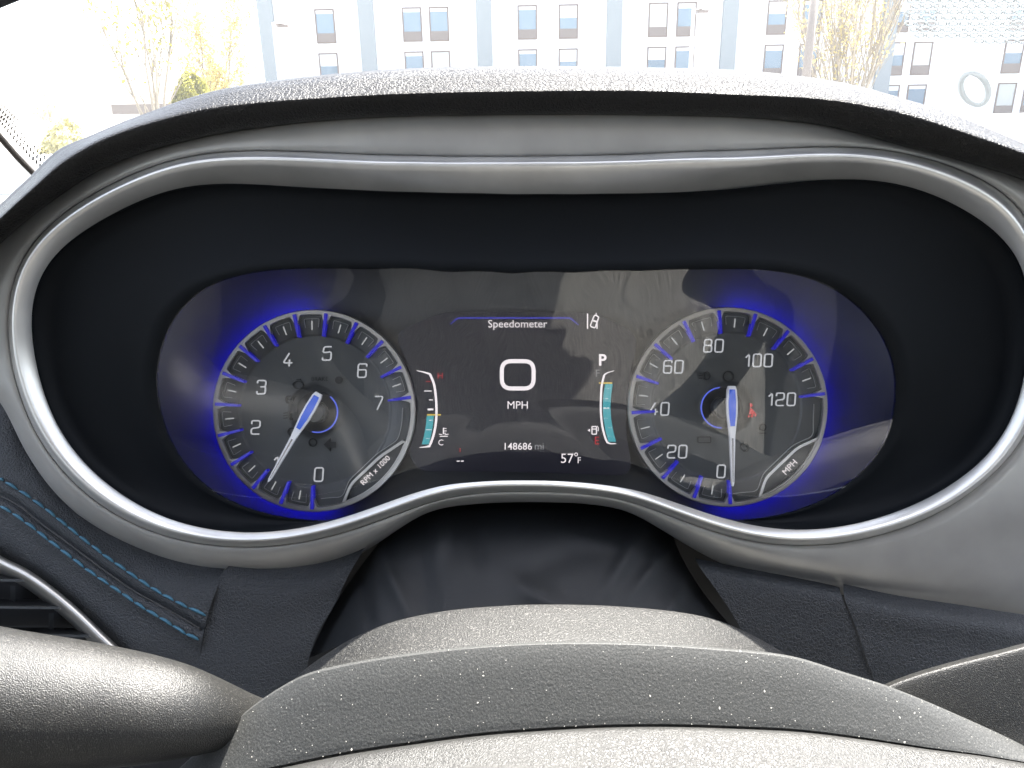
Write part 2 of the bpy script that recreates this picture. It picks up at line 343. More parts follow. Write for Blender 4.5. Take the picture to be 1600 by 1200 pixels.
M_BARK = grainy('bark', (.24, .21, .165), .9, 0, 30, .4, .01)
M_LEAFY = leafmat('yellow_leaf', (.42, .36, .15), (.6, .5, .22)); M_LEAFG = leafmat('olive_leaf', (.2, .2, .05), (.45, .42, .08))
def tree(label, basept, height, spread, stems, lm, leaves, thick=.07, up=.85, first=.25, leafsize=.09, seed=1, lmin=.3, name='bare_tree'):
    rnd = random.Random(seed); b = Vector(basept); r = empty(name, b); tag(r, label, 'tree', 'trees outside the windscreen')
    tr = MB(); tips = []
    def grow(p, d, ln, rd, lv):
        pts = [p]; n = 5; dd = d.copy()
        for i in range(n):
            dd = (dd + Vector((rnd.gauss(0, .07), rnd.gauss(0, .07), .05))).normalized(); pts.append(pts[-1] + dd * ln / n)
        tr.tube(pts, [rd * (1 - .75 * i / n) for i in range(n + 1)], 5 if lv < 2 else 3, caps=False)
        if lv >= 1: tips.extend(pts[2:])
        if lv < 3:
            for i in range(7 if lv < 2 else 3):
                q = pts[rnd.randint(2, n)] if lv else pts[rnd.randint(1, n)]
                a = rnd.uniform(0, 6.283); sp = .38
                nd = (dd + Vector((math.cos(a) * sp, math.sin(a) * sp, .1))).normalized()
                grow(q, nd, ln * rnd.uniform(.35, .6), rd * .45, lv + 1)
    for s in range(stems):
        a = 6.283 * s / stems + rnd.uniform(-.3, .3); sp = spread * rnd.uniform(.3, 1)
        grow(b + Vector((math.cos(a) * .05, math.sin(a) * .05, 0)), Vector((math.cos(a) * sp, math.sin(a) * sp, 1)).normalized(), height * rnd.uniform(.65, .8), thick, 0)
    tr.build('trunk', M_BARK, r, True)
    lv, lf = [], []
    for i in range(leaves):
        t = rnd.choice(tips)
        if t.z < b.z + height * lmin: continue
        c = t + Vector((rnd.gauss(0, .12), rnd.gauss(0, .12), rnd.gauss(0, .12)))
        u = Vector((rnd.gauss(0, 1), rnd.gauss(0, 1), rnd.gauss(0, 1))).normalized(); v = u.orthogonal().normalized(); s = leafsize * rnd.uniform(.5, 1.2); n = len(lv)
        lv += [c - u * s, c + v * s * .5, c + u * s, c - v * s * .5]; lf.append((n, n + 1, n + 2, n + 3))
    cr = mk('crown', lv, lf, lm, r); return r
def gb(px, Y): p = outdoors(px, 165, Y); return (p.x, Y, 0)
tree('tall bare tree with many upright twigs left of the hotel', gb(238, 26), 6.6, .12, 5, M_LEAFG, 900, .06, seed=3, lmin=.3)
tree('small tree with sparse yellow leaves between bare tree and hotel', gb(340, 34), 4.6, .3, 4, M_LEAFY, 3600, .06, seed=5, lmin=.3, name='yellow_tree')
tree('thin sapling at the far left beside the windscreen edge', gb(66, 24), 1.75, .22, 3, M_LEAFY, 120, .02, seed=9, leafsize=.05, name='sapling')
tree('broad yellow leaved tree with fanning branches in front of hotel', gb(1325, 27), 6.3, .56, 14, M_LEAFY, 2300, .05, seed=11, lmin=.2, leafsize=.09, name='yellow_tree')
def bush(label, px, py, Y, rx, rz, lm, n, seed):
    rnd = random.Random(seed); c = outdoors(px, py, Y); r = empty('hedge_bush', (c.x, Y, 0)); tag(r, label, 'bush')
    lv, lf = [], []
    for i in range(n):
        a = rnd.uniform(0, 6.28); q = rnd.uniform(.6, 1) ** .5; z = rnd.uniform(0, 1)
        rr = (1 - z ** 2.2) ** .5 * (1 + .18 * math.sin(a * 5 + z * 4))
        p = Vector((c.x + math.cos(a) * rr * rx * q, Y + math.sin(a) * rr * rx * .6 * q, z * rz * (1 + .15 * math.sin(a * 3))))
        u = Vector((rnd.gauss(0, 1), rnd.gauss(0, 1), rnd.gauss(0, 1))).normalized(); v = u.orthogonal().normalized(); s = .11 * rnd.uniform(.5, 1.2); m = len(lv)
        lv += [p - u * s, p + v * s * .6, p + u * s, p - v * s * .6]; lf.append((m, m + 1, m + 2, m + 3))
    mk('foliage', lv, lf, lm, r)
    t = MB()
    for j in range(5): t.tube([(c.x + .1 * j - .2, Y, 0), (c.x + .4 * (j - 2), Y + .1, rz * .7)], [.04, .015], 5)
    t.build('stem', M_BARK, r)
bush('round olive yellow bush at the foot of the small tree', 300, 160, 31, 1.15, 2.5, M_LEAFG, 5000, 4)
bush('low yellowish bush near the left windscreen edge', 95, 180, 22, .75, 1.15, leafmat('pale_leaf', (.5, .47, .25), (.75, .7, .4)), 2500, 6)
sb = empty('flat_roof_shed', (outdoors(235, 170, 24).x, 24, 0)); tag(sb, 'low pale shed with dark flat roof behind the bare tree', 'shed')
c = outdoors(240, 168, 29); w = MB(); w.box((c.x - 1.2, 29, 0), (c.x + 1.6, 31, 1.42)); w.build('wall', M_WALL, sb)
w = MB(); w.box((c.x - 1.35, 28.7, 1.42), (c.x + 1.75, 31.2, 1.75)); w.build('roof', M_GRILLE, sb)
c = outdoors(100, 225, 15); w = MB(); w.box((c.x - 6, 15, 0), (c.x + 3.5, 15.25, .62)); w.box((c.x - 6.05, 14.96, .623), (c.x + 3.55, 15.29, .7))
tag(w.build('low_wall', M_WALL), 'low pale wall seen over the left end of the dashboard', 'wall')
c = outdoors(1560, 196, 20); w = MB(); w.box((c.x - 3, 20, 0), (c.x + 8, 20.25, .95)); w.box((c.x - 3.05, 19.96, .953), (c.x + 8.05, 20.29, 1.02))
tag(w.build('low_wall', M_WALL), 'low white wall at the right below the hotel windows', 'wall')

# ------------------------------------------------------------------ the car around the driver
ZC = CAM.z
def W(x, y, z): return (x, y, ZC + z)
cab = MB()
cab.box(W(-.62, -2.6, .46), W(1.35, -.13, .5)); tag(cab.build('car_roof', M_LINER), kind='structure')
cab = MB(); cab.box(W(-.72, -2.6, -1.1), W(-.66, .75, -.1)); cab.box(W(-.70, -.85, -.1), W(-.64, -.65, .46)); tag(cab.build('door_wall_left', M_DOOR), kind='structure')
cab = MB(); cab.box(W(1.35, -2.6, -1.1), W(1.41, .75, -.1)); cab.box(W(1.34, -.85, -.1), W(1.40, -.65, .46)); tag(cab.build('door_wall_right', M_DOOR), kind='structure')
cab = MB(); cab.box(W(-.7, -2.66, -1.1), W(1.4, -2.6, -.05)); tag(cab.build('rear_wall', M_DOOR), kind='structure')
cab = MB(); cab.box(W(-.7, -2.6, -1.15), W(1.4, 1.0, -1.1)); tag(cab.build('car_floor', M_DOOR), kind='structure')

# windscreen: base far ahead, header above the driver
wsb, wst = Vector(W(0, 1.12, -.2)), Vector(W(0, -.13, .455)); wdir = (wst - wsb); wn = wdir.cross(X0).normalized()
def on_ws(px, py, off=0.):
    r = RGT * ((px - 800) / FPX) + UPV * ((600 - py) / FPX) + FWD
    t = (wsb - CAM).dot(wn) / r.dot(wn); p = CAM + r * t
    return p + wn * (off if wn.y < 0 else -off)
ws = empty('windscreen', (.35, 1.12, ZC - .2)); tag(ws, 'sloping clear windscreen with dotted black edge at the left', 'windscreen')
e0, e1 = Vector((-.74, 0, 0)), Vector((1.42, 0, 0))
mk('glass', [wsb + e0, wsb + e1, wst + e1, wst + e0], [(0, 1, 2, 3)], M_WIND, ws)
M_FRIT = mat('frit', (.05, .04, .035), .6)
ptsL = catmull(np.array([(-60,120),(-25,170),(0,197),(30,232),(64,268),(110,320)], float), 10)
s = MB(); s.tube([on_ws(x, y, .01) for x, y in ptsL], .0032, 8); s.build('edge_seal', M_FRIT, ws, True)
fr = MB()
for row in range(4):
    for i in range(64):
        t = i / 63 * (len(ptsL) - 1); a, b_ = ptsL[int(t)], ptsL[min(int(t) + 1, len(ptsL) - 1)]; p = a + (b_ - a) * (t - int(t))
        q = (p[0] + 6 + row * 6.2 + (i % 2) * 3, p[1] - 4 - row * 3.6)
        rr = (1.9, 1.8, 1.5, 1.1)[row]
        fr.add([on_ws(q[0] + rr * math.cos(j * 1.047), q[1] + rr * math.sin(j * 1.047), .003) for j in range(6)], [tuple(range(6))])
o = fr.build('frit_dots', M_FRIT, ws); o['kind'] = 'stuff'
M_REFLECT = leafmat('pale_reflection', (.7, .72, .72), (.5, .52, .53))  # pale material for reflections modelled as shapes on the glass
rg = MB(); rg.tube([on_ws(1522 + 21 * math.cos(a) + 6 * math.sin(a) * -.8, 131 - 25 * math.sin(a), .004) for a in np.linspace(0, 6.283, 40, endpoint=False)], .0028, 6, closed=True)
rg.build('ring_reflection_shape', M_REFLECT, ws, True)  # modelled ring standing for a reflection of the dash
hx = MB()  # honeycomb lattice standing for the speaker grille's reflection in the glass
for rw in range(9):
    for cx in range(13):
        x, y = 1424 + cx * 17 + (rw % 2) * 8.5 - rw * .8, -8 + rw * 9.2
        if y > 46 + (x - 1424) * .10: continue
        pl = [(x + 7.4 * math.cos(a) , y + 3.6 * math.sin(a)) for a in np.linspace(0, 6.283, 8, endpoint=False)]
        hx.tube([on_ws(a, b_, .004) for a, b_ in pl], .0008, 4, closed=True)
o = hx.build('lattice_reflection_shape', M_REFLECT, ws); o['kind'] = 'stuff'

# ------------------------------------------------------------------ dashboard
dash = empty('dashboard', V(800, 900, .36))
tag(dash, 'black leather dashboard with grey trim, silver oval bezel and blue stitching', 'dashboard')
def ringpts(px, dd): return [V(x, y, base(y) + dd) for x, y in px]
def mixr(a, b, t): return a * (1 - t) + b * t
def ring_loft(name, rings, m, parent):
    vs = [p for r in rings for p in r]; return mk(name, vs, grid_faces(len(rings), NA, True), m, parent, True)
# trim surround
low = np.clip((D[:, 1] - 600) / 250, 0, 1)
def trimring(t, bul):
    p = mixr(C_, D, t); return [V(x, y, base(min(y, 860)) + .0035 - bul + t * t * (.003 + .012 * l)) for (x, y), l in zip(p, low)]
ring_loft('trim_surround', [trimring(0, -.002), trimring(0, 0), trimring(.08, .0008), trimring(.3, .0012), trimring(.5, .0014), trimring(.7, .0014), trimring(.9, .0012), trimring(1, .0004), trimring(.97, -.012)], M_TRIM, dash)
# silver bezel: outer flank, bead, inward band
WA = np.hypot(*(A - B).T) * .34 / FPX
def bzr(t, f): return [V(x, y, base(y) - .0048 + w_ * f) for (x, y), w_ in zip(mixr(B, A, t), WA)]
bz = [ringpts(C_, .006), ringpts(mixr(C_, B, .1), .001), ringpts(mixr(C_, B, .5), -.0025), ringpts(mixr(C_, B, .8), -.0043), ringpts(B, -.0048), bzr(.12, .02),
      bzr(.3, .12), bzr(.6, .34), bzr(.9, .58), bzr(1, .70)]
ring_loft('bezel', bz, M_BEZEL, dash)
# black shroud from the bezel back to the glass
A1 = mixr(A, LE, .004); A2 = mixr(A, LE, .012)
sh = [[V(x, y, base(y) - .0048 + w_ * .695) for (x, y), w_ in zip(A, WA)], [V(x, y, base(y) - .0047 + w_ * .69) for (x, y), w_ in zip(A1, WA)], ringpts(A2, .0086), ringpts(A2, .0105)]
lens_pts = [on_lens(x, y) for x, y in LE]
a3 = ringpts(mixr(A, LE, .015), .0115)
for t in (0, .15, .35, .6, .85, 1): sh.append([p.lerp(q, t) + FWD * (.004 * math.sin(math.pi * t)) for p, q in zip(a3, lens_pts)])
sh.append([p + FWD * .002 for p in lens_pts])
ctr = on_lens(800, 610)
for k_, f_ in ((1.05, .008), (1.24, .055)): sh.append([ctr + (p - ctr) * k_ + FWD * f_ for p in lens_pts])
ring_loft('shroud', sh, M_SHROUD, dash)

# padded brow over the cluster
PLo = [(-160,560),(-90,470),(0,379),(50,336),(100,299),(150,267),(200,245),(250,229),(325,211),(400,199),(512,187),(625,181),(737,179),(868,178),(1000,179),(1150,182),(1262,191),(1337,206),(1412,227),(1487,245),(1600,279),(1720,325),(1820,390)]
PTe = [(-160,510),(-90,425),(0,338),(50,292),(95,252),(145,222),(190,203),(240,187),(315,168),(400,157),(512,149),(625,143),(737,140),(868,138),(1000,138),(1150,144),(1262,149),(1337,158),(1412,173),(1487,196),(1600,236),(1720,285),(1820,350)]
PCr = [(-160,480),(-90,400),(0,322),(50,276),(94,234),(145,211),(190,192),(236,175),(304,151),(371,135),(500,119),(615,110),(730,106),(865,105),(1000,107),(1150,111),(1262,121),(1337,134),(1412,155),(1487,179),(1600,226),(1720,275),(1820,340)]
n = 300
lo, te, crs = resample(PLo, n), resample(PTe, n), resample(PCr, n)
def prow(p, d): return [V(x, y, d) for x, y in p]
mid = mixr(lo, te, .5)
rows = [prow(lo + [0, 4], .335), prow(lo + [0, 1], .316), prow(mixr(lo, te, .12), .3095), prow(mid, .3048), prow(mixr(lo, te, .85), .3022), prow(mixr(lo, te, .96), .3026), prow(mixr(te, crs, .12), .3045), prow(mixr(te, crs, .45), .3085), prow(mixr(te, crs, .8), .314), prow(crs, .323)]
cr3 = rows[-1]
rows.append([p + Vector((0, .03, -.001)) for p in cr3]); rows.append([p + Vector((0, .13, -.022)) for p in cr3]); rows.append([p + Vector((0, .34, -.14)) for p in cr3])
R = catmull(np.array([[tuple(p) for p in r] for r in rows]), 6)
mk('brow_pad', R.reshape(-1, 3), grid_faces(R.shape[0], n), M_PAD, dash, True)
tops = MB(); tops.add([W(-.7, .37, -.17), W(1.4, .37, -.17), W(1.4, 1.15, -.22), W(-.7, 1.15, -.22)], [(0, 1, 2, 3)]); tops.build('top_cover', M_PAD, dash)

# soft panels below
def dl(px, py): return .372 - (py - 600) * 5.5e-5
def zrow(pts, off=0): return [(x, y, dl(x, y) + off) for x, y in pts]
SEAM = [(-40,752),(0,774),(28,789),(62,816),(100,844),(137,872),(175,900),(212,925),(250,946),(287,967),(316,985)]
SEAMA = np.array(resample(SEAM, 200))
def groove(x, y):
    d = np.min(np.hypot(SEAMA[:, 0] - x, SEAMA[:, 1] - y)); g = .0016 * math.exp(-(d / 4) ** 2)
    return g - .0012 * math.exp(-((d - 14) / 11) ** 2)
p1, PR = sheet('side_panel', [zrow([(-90,540),(0,590),(30,650),(70,730),(120,785),(170,822),(230,858),(300,882),(352,886)], .004),
    zrow([(-90,660),(0,700),(40,745),(90,800),(140,842),(190,878),(250,905),(300,918),(341,915)], -.002),
    zrow([(-90,750),(0,780),(40,805),(80,838),(125,872),(170,905),(220,935),(270,955),(325,960)], -.003),
    zrow([(-90,820),(0,842),(45,868),(85,900),(130,938),(170,972),(205,1005),(250,1025),(312,1025)], -.002),
    zrow([(-90,845),(0,872),(40,892),(80,922),(120,955),(158,990),(192,1028),(240,1085),(304,1140)], .004)], M_LEATH, dash, sub=16, n=160, disp=groove)
PRF = PR.reshape(-1, 3)
def on_panel(x, y, up): return V(x, y, PRF[np.argmin((PRF[:, 0] - x) ** 2 + (PRF[:, 1] - y) ** 2), 2] - up)
s = MB(); s.tube([on_panel(x, y, -.0001) for x, y in SEAMA[::2]], .0006, 6); s.build('seam', M_SEAM, p1, True)
ST1 = "0,195 20,205;35,215 110,260;120,268 195,315;205,325 275,375;283,380 345,430;352,437 420,490;425,493 490,548;497,553 562,605;572,610 635,660;640,665 710,715;716,718 785,765;792,772 860,820;868,822 935,870;943,873 1010,915;1016,918 1085,955;1097,960 1170,1000;1180,1000 1285,1050"
ST2 = "0,365 70,405;80,412 150,460;157,465 225,515;232,522 298,575;305,580 375,630;380,638 450,690;457,695 525,748;532,755 603,803;610,810 680,855;688,862 757,908;763,912 833,962;840,965 908,1012;915,1015 990,1058;998,1062 1075,1110;1080,1112 1160,1165;1165,1165 1240,1200"
for st in (ST1 + ';' + ST2).split(';'):
    a, b_ = [tuple(float(c) / 4 for c in q.split(',')) for q in st.split()]
    a, b_ = (a[0], 700 + a[1]), (b_[0], 700 + b_[1]); pts = []
    for t in (0, .2, .5, .8, 1):
        x, y = a[0] + (b_[0] - a[0]) * t, a[1] + (b_[1] - a[1]) * t - 1.6 * math.sin(math.pi * t)
        pts.append(on_panel(x, y, .0001 + .0005 * math.sin(math.pi * t)))
    s = MB(); s.tube(pts, [.0003, .00062, .0007, .00062, .0003], 6); s.build('stitch', M_STITCH, p1, True)
p2, _ = sheet('lower_panel', [zrow([(372,870),(420,880),(470,880),(520,872),(575,850)], .004), zrow([(340,905),(400,925),(450,925),(500,912),(548,892)], -.0015),
    zrow([(322,950),(370,970),(420,975),(475,962),(524,942)], -.0015), zrow([(308,1020),(350,1035),(400,1040),(450,1030),(492,1000)], -.002), zrow([(302,1090),(350,1110),(390,1120),(430,1115),(470,1080)], 0)], M_LEATH, dash, sub=8, n=60)
p3, _ = sheet('lower_panel', [zrow([(1086,872),(1150,885),(1230,900),(1290,912),(1312,918)], .004), zrow([(1096,890),(1160,905),(1230,918),(1290,928),(1316,934)], -.003),
    zrow([(1135,945),(1180,955),(1230,965),(1300,975),(1334,980)], -.003), zrow([(1165,1000),(1200,1012),(1240,1020),(1310,1028),(1352,1030)], -.002), zrow([(1180,1070),(1220,1080),(1260,1090),(1320,1100),(1376,1100)], 0)], M_LEATH, dash, sub=8, n=60)
p4, _ = sheet('lower_panel', [zrow([(1318,912),(1400,930),(1500,945),(1600,960),(1700,970)], .004), zrow([(1320,936),(1400,955),(1500,970),(1600,985),(1700,990)], -.0035),
    zrow([(1338,982),(1420,1000),(1500,1010),(1600,1020),(1700,1025)], -.0035), zrow([(1355,1032),(1430,1050),(1500,1060),(1600,1070),(1700,1075)], -.003), zrow([(1379,1100),(1450,1110),(1520,1120),(1620,1130),(1700,1135)], 0)], M_LEATH, dash, sub=8, n=90)
bk = MB(); bk.prism([(-200,560),(1800,560),(1800,1250),(-200,1250)], .43, .44, V); bk.build('dark_gap_backing', M_BLACK, dash)  # black sheet added behind the panels so the gaps look shaded
bk = MB(); bk.prism([(540,815),(1120,815),(1120,930),(540,930)], .397, .399, V); bk.build('light_leak_blocker', M_BLACK, dash)  # black panel added to block blue dial light leaking below the bezel
# side air vent
vent = empty('air_vent', V(0, 960, .35)); tag(vent, 'silver edged air vent with horizontal slats at the left', 'vent')
VF = [(-120,835),(-60,846),(0,880),(40,900),(80,928),(118,960),(152,993),(186,1026),(215,1062)]
vr = resample(VF, 60); nv = np.gradient(vr, axis=0); nv = np.stack([-nv[:, 1], nv[:, 0]], 1); nv /= np.linalg.norm(nv, axis=1)[:, None]
vrows = []
for off, dd in ((-11, .004), (-9, -.003), (-5, -.006), (1, -.006), (5, -.003), (8, .004), (16, .03)):
    vrows.append([V(x, y, dl(x, y) + dd) for x, y in (vr + nv * off)])
mk('vent_frame', [p for r in vrows for p in r], grid_faces(len(vrows), 60), M_VENTRIM, vent, True)
w = MB(); w.prism([(-150,840),(230,840),(230,1100),(-150,1100)], .40, .41, V); w.build('vent_cavity', M_BLACK, vent)
for y, xe in ((903, 45), (946, 112), (990, 160)):
    w = MB(); w.add([V(-150, y, .358), V(xe, y + 2, .358), V(xe, y - 9, .395), V(-150, y - 11, .395), V(-150, y + 4, .358), V(xe, y + 6, .358), V(xe, y - 5, .395), V(-150, y - 7, .395)],
        [(0, 1, 2, 3), (4, 7, 6, 5), (0, 4, 5, 1), (1, 5, 6, 2), (2, 6, 7, 3), (3, 7, 4, 0)]); w.build('slat', M_VENT, vent)
for x, y0, y1 in ((20, 915, 945), (80, 958, 988), (118, 1000, 1030)):
    w = MB(); w.add([V(x - 4, y0, .385), V(x + 4, y0, .385), V(x + 4, y1, .385), V(x - 4, y1, .385), V(x - 4, y0, .395), V(x + 4, y0, .395), V(x + 4, y1, .395), V(x - 4, y1, .395)],
        [(0, 1, 2, 3), (4, 7, 6, 5), (0, 4, 5, 1), (1, 5, 6, 2), (2, 6, 7, 3), (3, 7, 4, 0)]); w.build('divider', M_VENT, vent)

# ------------------------------------------------------------------ instrument cluster
clu = empty('instrument_cluster', V(800, 810, .40))
tag(clu, 'instrument cluster with two blue lit dials and a dark centre screen', 'instrument cluster')
pl = MB(); pl.prism([(190,370),(1420,370),(1420,880),(190,880)], .405, .409); pl.build('back_plate', M_PLATE, clu)
lv = [ctr.lerp(p, t) + LN * (-.0035 * (1 - t * t)) for t in [i / 14 for i in range(1, 15)] for p in lens_pts] + [ctr + LN * -.0035]
mk('cover_lens', lv, grid_faces(14, NA, True) + [((i + 1) % NA, i, 14 * NA) for i in range(NA)], M_LENS, clu, True)

def rnd_poly(pts, r, closed=False, k=5):
    out = []; n = len(pts)
    for i, p in enumerate(pts):
        if not closed and i in (0, n - 1): out.append(p); continue
        a, b_ = pts[i - 1], pts[(i + 1) % n]; p = np.array(p, float); a = np.array(a, float) - p; b_ = np.array(b_, float) - p
        la, lb = np.linalg.norm(a), np.linalg.norm(b_); rr = min(r, la * .48, lb * .48); s0, s1 = p + a / la * rr, p + b_ / lb * rr
        for j in range(k + 1):
            t = j / k; out.append(tuple((1 - t) ** 2 * s0 + 2 * t * (1 - t) * p + t * t * s1))
    return [tuple(float(c) for c in q) for q in out]
GW = .62
GLY = {'0': [([(0,0),(GW,0),(GW,1),(0,1)], True)], '1': [([(.02,.72),(.3,1),(.3,0)], False)],
 '2': [([(0,.74),(0,1),(GW,1),(GW,.5),(0,.42),(0,0),(GW,0)], False)],
 '3': [([(0,.78),(0,1),(GW,1),(GW,.53),(.22,.53)], False), ([(.4,.53),(GW,.53),(GW,0),(0,0),(0,.22)], False)],
 '4': [([(.42,1),(0,.27),(GW+.06,.27)], False), ([(.46,.52),(.46,0)], False)],
 '5': [([(GW,1),(.06,1),(.0,.55),(GW,.62),(GW,0),(0,0),(0,.2)], False)],
 '6': [([(GW,.8),(GW,1),(0,1),(0,0),(GW,0),(GW,.58),(.03,.55)], False)],
 '7': [([(0,1),(GW,1),(.22,0)], False)],
 '8': [([(.03,.53),(GW-.03,.53),(GW-.03,1),(.03,1)], True), ([(0,.53),(GW,.53),(GW,0),(0,0)], True)]}
def numeral(txt, cx, cy, h, d, parent, m=None, wt=2.3, slant=.07, track=.28):
    mb = MB(); adv = [(.36 if c == '1' else GW) for c in txt]; tot = sum(adv) + track * (len(txt) - 1); x = -tot / 2
    for c, a in zip(txt, adv):
        for pts, cl in GLY[c]:
            q = rnd_poly([(p[0], p[1]) for p in pts], .17, cl)
            q = [(cx + (x + p[0] + slant * (p[1] - .5)) * h, cy - (p[1] - .5) * h) for p in q]
            mb.stroke(q, wt, d, d + .0004, cl)
        x += a + track
    return mb.build('numeral', m or M_NUM, parent)
FONT = None
def text(name, s, width, cx, cy, d, m, parent, rot=0., bold=0., fn=None):
    cu = bpy.data.curves.new('txt', 'FONT'); cu.body = s; cu.align_x = 'CENTER'; cu.align_y = 'CENTER'; cu.resolution_u = 3; cu.offset = bold
    ob = bpy.data.objects.new('txt', cu); COL.objects.link(ob)
    dg = bpy.context.evaluated_depsgraph_get(); dg.update(); me = bpy.data.meshes.new_from_object(ob.evaluated_get(dg))
    co = np.array([v.co[:] for v in me.vertices]); bpy.data.objects.remove(ob)
    c = (co.min(0) + co.max(0)) / 2; k_ = width / (co[:, 0].max() - co[:, 0].min()); ca, sa = math.cos(rot), math.sin(rot)
    for v, p in zip(me.vertices, co):
        x, y = (p[0] - c[0]) * k_, (p[1] - c[1]) * k_
        v.co = (fn or Q)(cx + x * ca - y * sa, cy - (x * sa + y * ca), d)
    me.materials.clear(); me.materials.append(m); me.name = name
    return mk(name, None, None, None, parent, mesh=me)
def polar(cx, cy, r, deg): a = rad(deg); return (cx + r * math.cos(a), cy - r * math.sin(a))
DF = .389                                   # front of the dial ring
def dial(name, cx, cy, r, a0, a1, nmk, win, halo):
    step = (a0 - a1) / (nmk - 1); angs = [a0 - i * step for i in range(nmk)]
    # face: recessed floor with a raised, gently dished middle
    prof = [(r - 4, .3918), (r * .765, .3918), (r * .757, .3921), (r * .745, .3926), (r * .725, .3926), (r * .6, .393), (r * .45, .3932), (r * .3, .393), (r * .24, .3926), (r * .225, .3905), (0.5, .3905)]
    vs = []; ns = 96
    for rr, d in prof: vs += [Q(*polar(cx, cy, rr, 360 * j / ns), d) for j in range(ns)]
    face = mk(name, vs, grid_faces(len(prof), ns, True) + [tuple((len(prof) - 1) * ns + j for j in range(ns))], M_DISH, clu, True)
    cup = MB(); cv = []
    for rr, d in ((r - 2, .3902), (r - 6, .394), (r - 7, .4048)): cv += [Q(*polar(cx, cy, rr, 360 * j / ns), d) for j in range(ns)]
    cup.add(cv, grid_faces(3, ns, True)); cup.build('dial_cup', M_BLACK, face, True)
    # comb-toothed silver ring
    na = 1080; vs = []; prof_in = []
    for j in range(na):
        dg = 360 * j / na; dp = min(abs((dg - a + 180) % 360 - 180) for a in angs) * math.pi / 180 * (r - 14)
        t = max(0., 1 - dp / 8.5); ri = r - 8 - 16 * (t * t * (3 - 2 * t)) if t < .8 else r - 8 - 16 * .896
        prof_in.append(ri)
    for fn_ in (lambda j: (r, DF + .004), lambda j: (r, DF + .0006), lambda j: (r - 1.2, DF), lambda j: (prof_in[j] + 1.2, DF), lambda j: (prof_in[j], DF + .0006), lambda j: (prof_in[j] - .4, DF + .008)):
        for j in range(na):
            rr, d = fn_(j); vs.append(Q(*polar(cx, cy, rr, 360 * j / na), d))
    mk('dial_ring', vs, grid_faces(6, na, True), M_RING, face, False)
    # fine inner rim line of every cell
    for i in range(nmk - 1):
        am, hw = (angs[i] + angs[i + 1]) / 2, step / 2
        k_ = 1 - 11.5 / (hw * math.pi / 180 * (r - 14)); k2 = 1 - 11 / (hw * math.pi / 180 * (r - 30))
        q = [polar(cx, cy, r - 27, am + hw * k2)] + [polar(cx, cy, r - 13.5, am + hw * k_ * t) for t in np.linspace(1, -1, 7)] + [polar(cx, cy, r - 27, am - hw * k2)]
        mb = MB(); mb.stroke(rnd_poly(q, 5), .8, .3908, .3913); mb.build('cell_line', M_LINE, face)
        mb = MB(); mb.stroke([polar(cx, cy, r - 16 - 1, am), polar(cx, cy, r - 31, am)], 2.0, .3912, .3915); mb.build('minor_tick', M_TICK, face)
    for a in angs:                          # blue light pins
        mb = MB(); q = [polar(cx, cy, r - 5, a), polar(cx, cy, r - 22, a), polar(cx, cy, r - 41, a)]
        mb.stroke(q, [5.0, 4.6, 3.2], DF - .0012, DF + .005); mb.build('blue_marker', M_BLUE, face)
    # unit window at lower right
    (w0, w1, w2, w3), lab, wid, tx, ty, rot = win
    ang = lambda p: math.degrees(math.atan2(cy - p[1], p[0] - cx)); b0, b3 = ang(w0), ang(w3)
    arc = [polar(cx, cy, r - 7, t) for t in np.linspace(b3, b0, 24)]
    loop = rnd_poly([w0, w1, w2, w3], 10) + arc
    mb = MB(); mb.prism(loop, DF + .0025, DF + .009); pan = mb.build('unit_window', M_DIAL, face)
    mb = MB(); mb.stroke(loop, 4.2, DF + .0005, DF + .008, True); mb.build('window_frame', M_RING, face)
    off = [(p[0] + (cx - p[0]) * .055, p[1] + (cy - p[1]) * .055) for p in rnd_poly([polar(cx, cy, r - 12, 2), polar(cx, cy, r - 12, b0 + 10), w0, w1, w2, w3, polar(cx, cy, r - 12, b3 - 9), polar(cx, cy, r - 12, -86)], 9)]
    mb = MB(); mb.stroke(off, 1.0, .3908, .3913); mb.build('cell_line', M_LINE, face)
    text('unit_text', lab, wid, tx, ty, DF + .0020, M_WHITE, face, rot)
    hl = MB(); hl.tube([Q(*polar(cx, cy, r - 4.5, t), .3975) for t in np.linspace(halo[0], halo[1], 60)], .0009, 6); hl.build('blue_light_guide', M_HALO, face, True)
    return face
tach = dial('tachometer', 491, 642, 158, 269.2, 8, 15, ([(629,690),(593,714),(548,757),(537,785)], 'RPM x 1000', 59, 586, 735, rad(45)), (96, 276))
for t, x, y in (('0',497,742),('1',430,724),('2',398,668),('3',407,605),('4',448,562),('5',510,552),('6',565,579),('7',591,630)): numeral(t, x, y, 21, .3912, tach)
spd = dial('speedometer', 1137, 636, 156, 271, 8, 13, ([(1280,684),(1246,699),(1196,747),(1187,776)], 'MPH', 26, 1235, 730, rad(47)), (86, -92))
for t, x, y in (('0',1128,737),('20',1059,706),('40',1031,639),('60',1053,573),('80',1116,540),('100',1187,563),('120',1223,624)): numeral(t, x, y, 19.5, .3912, spd)

